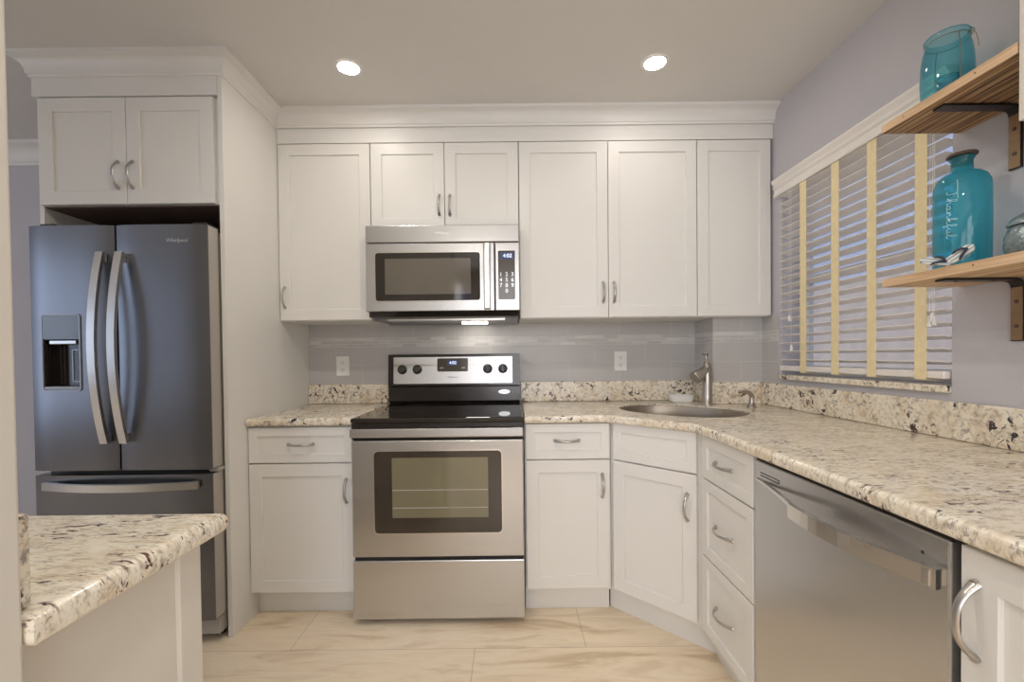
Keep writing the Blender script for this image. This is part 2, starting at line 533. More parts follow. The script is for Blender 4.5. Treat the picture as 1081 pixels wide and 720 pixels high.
def sweep(bm, path, prof):
    """mitred moulding along a 2-D path; prof = closed list of (outward, z); outward is to the right of travel"""
    P = [Vector(p) for p in path]; n = len(P); rings = []
    for i, p in enumerate(P):
        def nrm(a, b):
            d = (b - a).normalized(); return Vector((d.y, -d.x))
        if i == 0: m = nrm(P[0], P[1])
        elif i == n - 1: m = nrm(P[-2], P[-1])
        else:
            n1, n2 = nrm(P[i - 1], p), nrm(p, P[i + 1])
            m = (n1 + n2) / (1 + n1.dot(n2))
        rings.append([bm.verts.new((p.x + m.x * o, p.y + m.y * o, z)) for o, z in prof])
    k = len(prof)
    for a, b in zip(rings, rings[1:]):
        for i in range(k):
            j = (i + 1) % k
            bm.faces.new((a[i], a[j], b[j], b[i]))
    bm.faces.new(rings[0]); bm.faces.new(rings[-1])

def text(name, body, size, mat, parent, loc, rot, extrude=0.0004, shear=0.0):
    c = bpy.data.curves.new(name, 'FONT')
    c.body = body; c.size = size; c.extrude = extrude; c.shear = shear
    c.align_x = 'CENTER'; c.align_y = 'CENTER'
    c.materials.append(mat)
    tmp = bpy.data.objects.new(name + '_tmp', c); COL.objects.link(tmp)
    bpy.context.view_layer.update()
    me = bpy.data.meshes.new_from_object(tmp.evaluated_get(bpy.context.evaluated_depsgraph_get()))
    bpy.data.objects.remove(tmp)
    me.name = name
    o = bpy.data.objects.new(name, me); COL.objects.link(o)
    o.location = loc; o.rotation_euler = rot
    if parent is not None: o.parent = parent
    return o

def rrect(x0, x1, z0, z1, r, seg=5):
    pts = []
    for cx, cz, a0 in ((x1 - r, z1 - r, 0), (x0 + r, z1 - r, 90), (x0 + r, z0 + r, 180), (x1 - r, z0 + r, 270)):
        for i in range(seg + 1):
            a = math.radians(a0 + 90 * i / seg)
            pts.append((cx + r * math.cos(a), cz + r * math.sin(a)))
    return pts

def plate(bm, pts, y0, y1):
    prism(bm, pts, y0, y1, axis='y')

# shaker front: local x along the width, z up, front face at y = -t, back at y = 0
def shaker_bm(w, h, rail=0.057, t=0.019, rec=0.008):
    bm = bmesh.new()
    def ring(x0, x1, z0, z1, y):
        return [bm.verts.new(p) for p in ((x0, y, z0), (x1, y, z0), (x1, y, z1), (x0, y, z1))]
    e = 0.0018
    seq = [ring(0, w, 0, h, 0), ring(0, w, 0, h, -t + e), ring(e, w - e, e, h - e, -t),
           ring(rail - 0.002, w - rail + 0.002, rail - 0.002, h - rail + 0.002, -t),
           ring(rail, w - rail, rail, h - rail, -t + 0.002),
           ring(rail, w - rail, rail, h - rail, -t + rec),
           ]
    for a, b in zip(seq, seq[1:]):
        for i in range(4):
            j = (i + 1) % 4
            bm.faces.new((a[i], a[j], b[j], b[i]))
    bm.faces.new(seq[0]); bm.faces.new(seq[-1])
    return bm

def pull_bm(L=0.105, bow=0.030, vertical=True, r=0.0052):
    bm = bmesh.new(); path = []; rad = []
    n = 18
    for i in range(n + 1):
        s = -1 + 2 * i / n
        d = bow * (1 - abs(s) ** 2.6)
        path.append((0, -d, s * L / 2) if vertical else (s * L / 2, -d, 0))
        rad.append(r * (1.0 + 0.35 * (abs(s) ** 6) - 0.15 * (1 - s * s)))
    tube(bm, path, rad, 10, (1.25, 0.8), ref=(1, 0, 0) if vertical else (0, 0, 1))
    for s in (-1, 1):
        p = [(0, 0, s * L / 2), (0, -0.006, s * L / 2)] if vertical else [(s * L / 2, 0, 0), (s * L / 2, -0.006, 0)]
        tube(bm, p, [0.0075, 0.006], 12)
    return bm

def front(name, parent, x, z, w, h, y=0.0, handle=None, hx=0, hz=0, rail=0.057, L=0.105, hmat='nickel', hr=0.0052, bow=0.030):
    """door or drawer front placed in the parent's local frame; handle 'v' or 'h' at hx, hz of the front"""
    o = link(name, shaker_bm(w, h, rail), M['cab'], parent, loc=(x, y, z))
    if handle:
        link('handle', pull_bm(L, bow, handle == 'v', hr), M[hmat], o, 40, (hx, -0.019, hz))['label'] = 'curved satin nickel pull handle'
    return o

# ================================================================== THE ROOM
XR, ZC = 2.07, 2.445
def solid(name, mat, *a):
    return struct(link(name, bx(*a), M[mat]))
struct(link('floor', bx(-4.0, XR, -4.8, 0.0, -0.1, 0.0), M['floor']))
solid('ceiling', 'ceil', -4.1, 2.3, -4.9, 0.1, ZC, ZC + 0.1)
solid('wall_back', 'wall', -4.1, 2.3, 0.0, 0.1, -0.1, ZC)
# right wall round the window opening
WY0, WY1, WZ0, WZ1 = -1.258, -0.405, 1.052, 2.0
bm = bmesh.new()
box(bm, XR, XR + 0.14, WY1, 0.0, -0.1, ZC)
box(bm, XR, XR + 0.14, -4.9, WY0, -0.1, ZC)
box(bm, XR, XR + 0.14, WY0, WY1, -0.1, WZ0)
box(bm, XR, XR + 0.14, WY0, WY1, WZ1, ZC)
struct(link('wall_right', bm, M['wall']))
# left wall of the next room and the wall behind, both with window openings
bm = bmesh.new()
box(bm, -4.1, -4.0, -4.9, -3.9, -0.1, ZC); box(bm, -4.1, -4.0, -2.1, 0.0, -0.1, ZC)
box(bm, -4.1, -4.0, -3.9, -2.1, -0.1, 0.6); box(bm, -4.1, -4.0, -3.9, -2.1, 2.2, ZC)
struct(link('wall_left', bm, M['wall']))
bm = bmesh.new()
box(bm, -4.0, -1.6, -4.9, -4.8, -0.1, ZC); box(bm, 0.1, 0.45, -4.9, -4.8, -0.1, ZC); box(bm, 1.95, XR, -4.9, -4.8, -0.1, ZC)
box(bm, -1.6, 0.1, -4.9, -4.8, -0.1, 0.6); box(bm, -1.6, 0.1, -4.9, -4.8, 2.2, ZC)
box(bm, 0.45, 1.95, -4.9, -4.8, 2.4, ZC); box(bm, 0.45, 1.95, -4.9, -4.8, -0.1, 0.4)
struct(link('wall_front', bm, M['beige']))
# wall stub at the left edge of the view
struct(link('wall_stub', bx(-1.3, 0.199, -2.34, -2.166, 0.0, ZC, bev=0.004), M['beige']), 'cream wall end at the left edge of the view')
# tiled chase in the back right corner
struct(link('wall_chase', bx(1.803, XR, -0.236, 0.0, 0.0, 1.40), M['wall']))

def tiled(name, x0, x1, z0, z1, loc, rotz, mat):
    return struct(link(name, bx(x0, x1, -0.006, 0.0, z0, z1), M[mat], None, None, loc, rotz))
for (nm, lx, x0, x1, y, rz) in (('back', -0.325, -0.157, 2.128, 0.0, 0), ('chase', 1.797, 0.0002, 0.273, -0.236, 0)):
    tiled('wall_tile', x0, x1, -0.135, 0.21, (lx, y, 1.035), rz, 'tile')
    tiled('wall_tile', x0, x1, 0.0, 0.055, (lx, y - 0.001, 1.245), rz, 'mosaic')
    tiled('wall_tile', x0, x1, 0.0, 0.085, (lx, y, 1.300), rz, 'tile')
# side of the chase (faces left) and the strip of right wall before the window
for (lx, ly, x0, x1) in ((1.8035, 0.0, 0.006, 0.2358), (XR, 0.0, 0.242, 0.378)):
    tiled('wall_tile', x0, x1, -0.02, 0.21, (lx, ly, 1.035), -PI / 2, 'tile')
    tiled('wall_tile', x0, x1, 0.0, 0.055, (lx - 0.001, ly, 1.245), -PI / 2, 'mosaic')
    tiled('wall_tile', x0, x1, 0.0, 0.085, (lx, ly, 1.300), -PI / 2, 'tile')

# crown moulding on the cabinets and on the wall of the next room
CR = [(0.0, 2.362), (0.006, 2.362), (0.008, 2.371), (0.013, 2.374)]
for i in range(9):
    a = PI / 2 * i / 8
    CR.append((0.013 + 0.036 * (1 - math.cos(a)), 2.376 + 0.052 * math.sin(a)))
CR += [(0.0515, 2.430), (0.058, 2.432), (0.058, ZC), (0.0, ZC)]
bm = bmesh.new()
sweep(bm, [(-1.276, -0.002), (-1.276, -0.762), (-0.483, -0.762), (-0.483, -0.336), (XR, -0.336)], CR)
struct(link('trim_1', bm, M['trim'], None, 35), 'white crown moulding above the cabinets')
CR2 = [(o * 1.5, ZC - (ZC - z) * 1.35) for o, z in CR]
bm = bmesh.new(); sweep(bm, [(-4.0, 0.0), (-1.276 - 0.06, 0.0)], CR2)
struct(link('trim_2', bm, M['trim'], None, 35))
# frieze boards between cabinets and crown
struct(link('trim_3', bx(-0.482, XR - 0.001, -0.332, -0.312, 2.287, 2.445), M['trim']))
struct(link('trim_4', bx(-1.276, -0.504, -0.762, -0.742, 2.284, 2.445), M['trim']))

# window in the right wall
win = thing('window_1', 'window behind white blinds over the right counter', 'window')
win['kind'] = 'structure'; del win['category']
bm = bmesh.new()
for a in ((WY0, WY1, WZ0 + 0.024, WZ0 + 0.07), (WY0, WY1, WZ1 - 0.045, WZ1), (WY0, WY0 + 0.04, WZ0 + 0.07, WZ1 - 0.045), (WY1 - 0.04, WY1, WZ0 + 0.07, WZ1 - 0.045), (WY0 + 0.04, WY1 - 0.04, 1.52, 1.555)):
    box(bm, XR + 0.095, XR + 0.13, a[0] + 0.001, a[1] - 0.001, a[2] + 0.001, a[3] - 0.001)
link('window_frame', bm, M['trim'], win)
link('window_pane', bx(XR + 0.108, XR + 0.112, WY0 + 0.04, WY1 - 0.04, WZ0 + 0.07, WZ1 - 0.045), M['pane'], win)
link('window_sill', bx(XR - 0.018, XR + 0.139, WY0 + 0.001, WY1 - 0.001, WZ0 + 0.001, WZ0 + 0.024, bev=0.003), M['granite'], win)

# outside: neighbour's wall and the ground
struct(link('exterior_wall', bx(4.4, 4.55, -6.0, 5.0, -0.3, 1.95), M['stucco']))
struct(link('exterior_ground', bx(2.22, 7.0, -6.0, 5.0, -0.4, -0.3), M['stucco']))

# ================================================================== CABINETS
def carcass(parent, *a):
    return link('carcass', bx(*a), M['cab'], parent)

# --- uppers
ZU0, ZU1 = 1.376, 2.283
def upper(label, x0, x1, z0, doors):
    t = thing('wall_cabinet', label, 'cabinet', (x0, 0, z0), group=None)
    w = x1 - x0
    carcass(t, 0.0005, w - 0.0005, -0.312, -0.001, 0.0, 2.286 - z0)
    n = len(doors)
    dw = w / n
    for i, (hs) in enumerate(doors):
        g = 0.0015
        side, hz = hs
        hx = {'l': 0.026, 'r': dw - 2 * g - 0.026}.get(side, 0)
        front('door', t, i * dw + g, 0.003, dw - 2 * g, ZU1 - z0 - 0.003, -0.3135, 'v' if side else None, hx, hz)
    return t
upper('tall white wall cabinet left of the microwave, handle at bottom left corner', -0.482, -0.006, ZU0, [('l', 0.118)])
upper('short white two-door wall cabinet directly above the microwave', -0.005, 0.757, 1.838, [('r', 0.121), ('l', 0.121)])
upper('wide white two-door wall cabinet right of the microwave', 0.7585, 1.676, ZU0, [('r', 0.128), ('l', 0.128)])
upper('narrow white wall cabinet without handle beside the window wall', 1.6775, 2.058, ZU0, [(None, 0)])

# --- cabinet over the fridge and its tall side panels
t = thing('fridge_cabinet', 'white two-door cabinet above the refrigerator with tall white end panels', 'cabinet', (-1.255, 0, 1.83))
bm = bmesh.new()
box(bm, 0, 0.75, -0.741, -0.001, 0.006, 0.453)
link('carcass', bm, M['cab'], t)
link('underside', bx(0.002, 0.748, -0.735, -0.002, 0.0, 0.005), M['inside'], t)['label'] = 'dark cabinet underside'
for i in range(2):
    front('door', t, 0.002 + 0.366 * i, 0.006, 0.363, 0.443, -0.7425, 'v', 0.363 - 0.034 if i == 0 else 0.024, 0.120, L=0.11)
link('end_panel', bx(0.752, 0.7715, -0.762, -0.001, -1.83, 0.614, bev=0.001), M['cab'], t)['label'] = 'tall white end panel between refrigerator and left counter'
link('end_panel', bx(-0.021, -0.0015, -0.741, -0.001, -1.83, 0.614, bev=0.001), M['cab'], t)['label'] = 'white end panel behind the far left of the refrigerator'

# --- base cabinets
ZB = 0.876
def base(label, w, loc, rotz, depth=0.608, kick=0.11, kin=0.045, name='base_cabinet'):
    t = thing(name, label, 'cabinet', loc, rotz)
    carcass(t, 0.0008, w - 0.0008, 0.0, depth, kick, ZB)
    link('toe_kick', bx(0.0008, w - 0.0008, kin, kin + 0.018, 0.0, kick), M['cab'], t)
    return t
# local frame: front of the carcass at y=0, facing -y
t = base('white base cabinet with drawer and door left of the range', 0.4785, (-0.4825, -0.612, 0), 0)
front('drawer', t, 0.002, 0.711, 0.4745, 0.160, -0.001, 'h', 0.237, 0.083, rail=0.040, L=0.112)
front('door', t, 0.002, 0.120, 0.4745, 0.585, -0.001, 'v', 0.4745 - 0.036, 0.462)
t = base('white base cabinet with drawer and door right of the range', 0.392, (0.7655, -0.612, 0), 0)
front('drawer', t, 0.006, 0.715, 0.378, 0.159, -0.001, 'h', 0.186, 0.083, rail=0.040, L=0.112)
front('door', t, 0.006, 0.125, 0.378, 0.584, -0.001, 'v', 0.378 - 0.034, 0.468)
# corner sink base: pentagon carcass with a diagonal face
s = math.sqrt(0.5)
C0 = Vector((1.1585, -0.612)); C1 = Vector((1.4565, -0.910))
t = thing('corner_sink_cabinet', 'white corner sink cabinet with diagonal door and false drawer', 'cabinet', (C0.x, C0.y, 0), -PI / 4)
def loc2(p):
    d = Vector(p) - C0
    return (d.x * s - d.y * s, d.x * s + d.y * s)      # rotate by +45 degrees
pent = [loc2(p) for p in ((1.1585, -0.612), (1.4565, -0.910), (2.06, -0.910), (2.06, -0.245), (1.795, -0.245), (1.795, -0.01), (1.1585, -0.01))]
bm = bmesh.new()
prism(bm, pent, 0.11, 0.62)
LD = (C1 - C0).length
box(bm, 0, LD, 0.0, 0.018, 0.62, ZB)
link('carcass', bm, M['cab'], t)
link('toe_kick', bx(-0.036, LD + 0.036, 0.046, 0.058, 0.0, 0.11), M['cab'], t)
fx = (LD - 0.374) / 2
front('false_drawer', t, fx, 0.715, 0.374, 0.162, -0.001, None, rail=0.040)
front('door', t, fx, 0.127, 0.374, 0.582, -0.001, 'v', 0.374 - 0.036, 0.450)
# three-drawer stack
t = base('white stack of three drawers between corner sink cabinet and dishwasher', 0.382, (1.455, -0.914, 0), -PI / 2, depth=0.60)
for z0, h in ((0.714, 0.160), (0.420, 0.288), (0.127, 0.287)):
    front('drawer', t, 0.024, z0, 0.354, h, -0.001, 'h', 0.172, h * 0.5 if h < 0.2 else 0.142, rail=0.040, L=0.118)
# end cabinet
t = base('white base cabinet right of the dishwasher at the right edge', 0.60, (1.455, -1.9075, 0), -PI / 2, depth=0.60)
front('door', t, 0.002, 0.120, 0.594, 0.748, -0.001, 'v', 0.024, 0.637, L=0.118, hr=0.0056, bow=0.032)

# ------------------------------------------------------------------ worktops (CCW outlines)
pts = [(1.798, -0.002), (0.766, -0.002), (0.766, -0.650), (1.132, -0.650), (1.413, -0.931), (1.413, -2.50), (2.068, -2.50), (2.068, -0.244), (1.798, -0.244)]
cs = Vector((1.525, -0.495))
hole = []
for i in range(48):
    a = 2 * PI * i / 48
    u = 0.295 * math.copysign(abs(math.cos(a)) ** 0.85, math.cos(a)); v = 0.225 * math.copysign(abs(math.sin(a)) ** 0.85, math.sin(a))
    hole.append((cs.x + u * s + v * s, cs.y - u * s + v * s))
bm = bmesh.new(); slab(bm, pts, 0.8785, 0.914, 0.013, hole)
wt = link('worktop', bm, M['granite_top'], None, 40)
tag(wt, 'cream speckled granite worktop running from range round the sink corner', 'countertop')
bm = bmesh.new(); slab(bm, [(-0.482, -0.65), (-0.0045, -0.65), (-0.0045, -0.002), (-0.482, -0.002)], 0.8785, 0.914, 0.013)
wt = link('worktop', bm, M['granite'], None, 40)
tag(wt, 'short granite worktop between white end panel and range', 'countertop')
bm = bmesh.new(); slab(bm, [(-1.25, -2.164), (0.207, -2.164), (0.207, -1.848), (-1.25, -1.848)], 0.8785, 0.914, 0.013)
wt = link('worktop', bm, M['granite_pen'], None, 40)
tag(wt, 'granite peninsula worktop in front of the refrigerator', 'countertop')

def upstand(label, *a, r=0.003):
    o = link('granite_upstand', bx(*a, bev=r), M['granite'])
    return tag(o, label, 'backsplash')
upstand('low granite upstand behind the short worktop left of the range', -0.482, -0.004, -0.028, -0.0075, 0.9145, 1.026)
upstand('low granite upstand on back wall between range and sink tap', 0.766, 1.776, -0.028, -0.0075, 0.9145, 1.030)
bm = bmesh.new(); box(bm, 1.776, 1.796, -0.262, -0.0075, 0.9145, 1.030, 0.002); box(bm, 1.796, 2.045, -0.262, -0.2425, 0.9145, 1.030, 0.002)
tag(link('granite_upstand', bm, M['granite']), 'granite upstand wrapping the tiled corner chase behind the tap', 'backsplash')
upstand('long granite upstand on the right wall under the window', 2.047, 2.0695, -2.48, -0.2425, 0.9145, 1.028)
upstand('small granite upstand on the peninsula against the cream wall end', -1.2, 0.183, -2.1635, -2.141, 0.9145, 1.018, r=0.006)

# ------------------------------------------------------------------ peninsula base
t = thing('peninsula_cabinet', 'cream panelled base of the peninsula at lower left', 'cabinet', (-1.22, -2.16, 0))
link('carcass', bx(0, 1.385, 0.002, 0.285, 0.0, ZB), M['beige'], t)
link('corner_stile', bx(1.352, 1.393, 0.243, 0.291, 0.0, ZB, bev=0.0015), M['beige'], t)

# ------------------------------------------------------------------ sink, tap, lever, dish
def bowl():
    bm = bmesh.new(); rings = []
    for k, z in ((0.993, 0.9075), (0.988, 0.905), (0.975, 0.86), (0.955, 0.76), (0.90, 0.715), (0.75, 0.70), (0.3, 0.695), (0.07, 0.692)):
        rings.append([bm.verts.new((cs.x + (x - cs.x) * k, cs.y + (y - cs.y) * k, z)) for x, y in hole])
    for a, b in zip(rings, rings[1:]):
        for i in range(48):
            j = (i + 1) % 48
            bm.faces.new((a[i], a[j], b[j], b[i]))
    bm.faces.new(rings[-1])
    return bm
sk = thing('sink', 'oval stainless undermount sink in the corner worktop', 'sink')
o = link('bowl', bowl(), M['sink'], sk, 60)
sm = o.modifiers.new('thickness', 'SOLIDIFY'); sm.thickness = 0.0012; sm.offset = -1
bm = bmesh.new(); lathe(bm, [(0.036, 0.0), (0.040, 0.003), (0.030, 0.004), (0.02, 0.002)], (cs.x, cs.y, 0.6935), 24)
link('drain', bm, M['faucet'], sk, 40)

t = thing('sink_tap', 'brushed nickel pull-out tap standing behind the sink', 'faucet', (1.742, -0.292, 0.9145))
bm = bmesh.new()
lathe(bm, [(0.031, 0), (0.031, 0.005), (0.027, 0.010), (0.0255, 0.06), (0.0245, 0.13), (0.024, 0.17), (0.021, 0.20), (0.014, 0.222), (0.006, 0.232)], n=28)
link('body', bm, M['faucet'], t, 50)
dv = Vector((-0.80, -0.26, -0.52)).normalized()
p0 = Vector((0.008, 0.004, 0.196))
bm = bmesh.new()
tube(bm, [p0 + dv * d for d in (0.0, 0.012, 0.03, 0.065, 0.098, 0.103)], [0.014, 0.022, 0.024, 0.028, 0.034, 0.032], 24)
link('spray_head', bm, M['nickel'], t, 50)
bm = bmesh.new()
tube(bm, [(0.0, 0.0, 0.222), (0.0, 0.002, 0.238), (-0.003, 0.004, 0.252), (-0.006, 0.006, 0.262)], [0.008, 0.006, 0.0055, 0.0075], 12)
tube(bm, [(-0.022, 0.004, 0.268), (-0.006, 0.006, 0.262), (0.012, 0.008, 0.266)], [0.004, 0.006, 0.004], 10)
link('top_lever', bm, M['faucet'], t, 50)

t = thing('soap_dispenser', 'small curved nickel soap dispenser right of the sink tap', 'soap dispenser', (1.905, -0.425, 0.9145))
bm = bmesh.new()
lathe(bm, [(0.025, 0), (0.024, 0.004), (0.017, 0.012), (0.0125, 0.028), (0.012, 0.048), (0.008, 0.056)], n=24)
link('base', bm, M['faucet'], t, 50)
bm = bmesh.new()
tube(bm, [(0.004, 0, 0.045), (-0.002, -0.003, 0.062), (-0.016, -0.008, 0.073), (-0.038, -0.014, 0.078), (-0.066, -0.022, 0.078), (-0.075, -0.025, 0.074)], [0.011, 0.0115, 0.0105, 0.009, 0.0075, 0.006], 14)
link('spout', bm, M['faucet'], t, 50)

bm = bmesh.new()
out_ = rrect(-0.068, 0.068, -0.042, 0.042, 0.03, 6)
rings = []
for k, z in ((0.86, 0.0), (0.93, 0.004), (1.0, 0.036), (0.97, 0.038), (0.93, 0.036), (0.85, 0.010)):
    rings.append([bm.verts.new((x * k, y * k, z)) for x, y in out_])
for a, b in zip(rings, rings[1:]):
    for i in range(len(a)):
        j = (i + 1) % len(a)
        bm.faces.new((a[i], a[j], b[j], b[i]))
bm.faces.new(rings[0]); bm.faces.new(rings[-1])
tag(link('soap_dish', bm, M['white'], None, 40, (1.672, -0.118, 0.9145)), 'low white oblong soap dish behind the sink', 'soap dish')

# ================================================================== RANGE
R = thing('range', 'freestanding stainless electric range with black glass top', 'stove', (0.0, 0.0, 0.0))
rx0, rx1 = 0.0, 0.762
link('body', bx(rx0 + 0.003, rx1 - 0.003, -0.63, -0.012, 0.022, 0.893), M['black'], R)
bm = bmesh.new()
box(bm, rx0, rx1, -0.688, -0.068, 0.894, 0.9155, 0.006, 3)
ck = link('cooktop', bm, M['black_glass'], R)
for x, y, r in ((0.20, -0.52, 0.105), (0.56, -0.52, 0.09), (0.20, -0.24, 0.075), (0.56, -0.24, 0.105)):
    bm = bmesh.new(); lathe(bm, [(r - 0.001, 0.9156), (r - 0.001, 0.9159), (r + 0.001, 0.9159), (r + 0.001, 0.9156)], (x, y, 0), 48, cap=False)
    link('burner_ring', bm, M['panel_dark'], ck)
# front lip below the glass, in black, and stainless handle strip
link('manifold', bx(rx0 + 0.002, rx1 - 0.002, -0.680, -0.632, 0.820, 0.8935, bev=0.003), M['black'], R)
# oven door
od = link('oven_door', bx(rx0 + 0.003, rx1 - 0.003, -0.690, -0.640, 0.303, 0.818, bev=0.005), M['steel'], R)
bm = bmesh.new(); prism(bm, rrect(0.098, 0.668, 0.404, 0.776, 0.022), -0.6922, -0.688, axis='y')
link('window_rim', bm, M['steel_trim'], od)['label'] = 'polished rim round the oven window'
bm = bmesh.new(); prism(bm, rrect(0.104, 0.662, 0.410, 0.770, 0.018), -0.6936, -0.6915, axis='y')
ow = link('window_border', bm, M['oven_rim'], od)
bm = bmesh.new(); prism(bm, rrect(0.182, 0.603, 0.478, 0.742, 0.004), -0.6944, -0.6932, axis='y')
link('window_glass', bm, M['oven_glass'], ow)
for z in (0.520, 0.598):
    link('oven_rack', bx(0.184, 0.601, -0.6947, -0.6943, z, z + 0.0035), M['side'], ow)
hd = bmesh.new()
box(hd, rx0 + 0.004, rx1 - 0.004, -0.712, -0.700, 0.834, 0.873, 0.004)
for x in (rx0 + 0.03, rx1 - 0.05):
    box(hd, x, x + 0.02, -0.701, -0.679, 0.842, 0.866)
link('handle', hd, M['steel'], od)
link('storage_drawer', bx(rx0 + 0.003, rx1 - 0.003, -0.690, -0.640, 0.026, 0.288, bev=0.005), M['steel'], R)
link('drawer_gap', bx(rx0 + 0.006, rx1 - 0.006, -0.668, -0.632, 0.287, 0.304), M['dark_gap'], R)
for x in (0.06, 0.70):
    for y in (-0.62, -0.08):
        bm = bmesh.new(); lathe(bm, [(0.016, 0.0), (0.016, 0.006), (0.009, 0.008), (0.009, 0.024)], (x, y, 0), 16)
        link('foot', bm, M['rubber'], R)
# backguard: black housing in the lower part, angled stainless control panel above
bgm = bmesh.new()
prism(bgm, [(-0.066, 0.9165), (-0.084, 0.93), (-0.084, 1.010), (-0.092, 1.018), (-0.080, 1.198), (-0.012, 1.198), (-0.012, 0.9165)], rx0 + 0.004, rx1 - 0.004, axis='x')
bg_ = link('backguard', bgm, M['black'], R)
tilt = math.atan2(0.012, 0.18)
def on_panel(x, z, off=0.0):
    return (x, -0.092 + (z - 1.018) * (0.012 / 0.18) - off, z)
def panel_bm(x0, x1, z0, z1, r, o0, o1):
    bm = bmesh.new()
    lo = []; hi = []
    for x, z in rrect(x0, x1, z0, z1, r):
        lo.append(bm.verts.new(on_panel(x, z, o0))); hi.append(bm.verts.new(on_panel(x, z, o1)))
    bm.faces.new(lo); bm.faces.new(hi)
    for i in range(len(lo)):
        j = (i + 1) % len(lo)
        bm.faces.new((lo[i], lo[j], hi[j], hi[i]))
    return bm
cp = link('control_panel', panel_bm(0.036, 0.716, 1.030, 1.182, 0.004, 0.0, 0.004), M['steel'], bg_)
link('clock_panel', panel_bm(0.286, 0.462, 1.098, 1.174, 0.008, 0.0035, 0.006), M['panel_dark'], bg_)
link('clock_display', panel_bm(0.346, 0.402, 1.133, 1.163, 0.003, 0.0055, 0.0068), M['display'], bg_)
text('clock_digits', '4:02', 0.024, M['digits'], bg_, on_panel(0.376, 1.148, 0.0072), (PI / 2 - tilt, 0, 0))
for bx_ in (0.312, 0.436):
    text('button_lettering', 'o o', 0.0135, M['silver_ink'], bg_, on_panel(bx_, 1.120, 0.0064), (PI / 2 - tilt, 0, 0))
text('logo', 'Whirlpool', 0.014, M['grey_ink'], bg_, on_panel(0.374, 1.066, 0.0045), (PI / 2 - tilt, 0, 0), shear=0.2)
for x in (0.086, 0.172, 0.575, 0.662):
    bm = bmesh.new()
    lathe(bm, [(0.027, 0.0), (0.027, -0.004), (0.0225, -0.008), (0.021, -0.020), (0.018, -0.023)], n=32, axis='y')
    k = link('knob', bm, M['rubber'], bg_, 40, on_panel(x, 1.112, 0.0042))
    k.rotation_euler = (-tilt, 0, 0)
    bm = bmesh.new(); box(bm, -0.004, 0.004, -0.028, -0.021, -0.019, 0.019, 0.0015)
    link('grip', bm, M['panel_dark'], k)
def oval_bm(cx, y, cz, a, b, t):
    bm = bmesh.new()
    prism(bm, [(cx + a * math.cos(2 * PI * i / 32), cz + b * math.sin(2 * PI * i / 32)) for i in range(32)], y - t, y, axis='y')
    return bm
link('badge', oval_bm(0.668, -0.084, 0.979, 0.033, 0.0125, 0.0008), M['silver_ink'], bg_)['label'] = 'oval silver badge'
text('badge_lettering', 'Ceran', 0.013, M['grey_ink'], bg_, (0.668, -0.0850, 0.979), (PI / 2, 0, 0), shear=0.2, extrude=0.0002)

# ================================================================== MICROWAVE
W0, W1 = -0.004, 0.756
mw = thing('microwave', 'stainless over-the-range microwave mounted above the stove', 'microwave', (0, 0, 0))
link('body', bx(W0, W1, -0.385, -0.008, 1.385, 1.834), M['dark_gap'], mw)
link('vent_strip', bx(W0, W1, -0.432, -0.386, 1.748, 1.833, bev=0.004), M['steel'], mw)
md = link('door', bx(W0, 0.632, -0.432, -0.386, 1.409, 1.7445, bev=0.004), M['steel'], mw)
bm = bmesh.new(); prism(bm, rrect(0.040, 0.566, 1.456, 1.702, 0.016), -0.4345, -0.431, axis='y')
link('window_rim', bm, M['steel_trim'], md)
bm = bmesh.new(); prism(bm, rrect(0.045, 0.561, 1.461, 1.697, 0.013), -0.4358, -0.434, axis='y')
link('window_glass', bm, M['black_glass'], md)
bm = bmesh.new(); prism(bm, rrect(0.092, 0.515, 1.492, 1.668, 0.004), -0.4362, -0.4355, axis='y')
link('window_mesh', bm, M['mw_mesh'], md)
bm = bmesh.new()
box(bm, 0.580, 0.612, -0.462, -0.448, 1.415, 1.738, 0.005)
for z in (1.43, 1.70):
    box(bm, 0.588, 0.604, -0.449, -0.431, z, z + 0.022)
link('handle', bm, M['steel_trim'], md)
cpn = link('control_panel', bx(0.635, W1, -0.432, -0.386, 1.409, 1.7445, bev=0.004), M['steel'], mw)
bm = bmesh.new(); prism(bm, rrect(0.646, 0.738, 1.458, 1.707, 0.006), -0.4345, -0.431, axis='y')
link('keypad_rim', bm, M['steel_trim'], cpn)
bm = bmesh.new(); prism(bm, rrect(0.650, 0.734, 1.462, 1.703, 0.005), -0.4356, -0.434, axis='y')
kp = link('keypad', bm, M['panel_dark'], cpn)
link('display', bx(0.660, 0.728, -0.4364, -0.4352, 1.660, 1.694), M['display'], cpn)
text('display_digits', '4:02', 0.026, M['digits'], cpn, (0.697, -0.4368, 1.677), (PI / 2, 0, 0))
text('key_lettering', '1  2  3\n4  5  6\n7  8  9\n0', 0.027, M['silver_ink'], kp, (0.692, -0.4360, 1.545), (PI / 2, 0, 0), extrude=0.0002)
text('logo', 'Whirlpool', 0.017, M['silver_ink'], mw, (0.372, -0.4326, 1.793), (PI / 2, 0, 0), shear=0.2)
bm = bmesh.new()
prism(bm, [(-0.415, 1.405), (-0.398, 1.384), (-0.36, 1.378), (-0.05, 1.368), (-0.02, 1.384), (-0.02, 1.408)], W0 + 0.02, W1 - 0.006, axis='x')
vb = link('vent_base', bm, M['black'], mw)
link('vent_grille', bx(0.08, 0.68, -0.36, -0.26, 1.3695, 1.377), M['handle_steel'], mw)
link('task_light', bx(0.44, 0.58, -0.19, -0.12, 1.3655, 1.3685), M['task'], mw)['label'] = 'glowing lamp under the microwave'

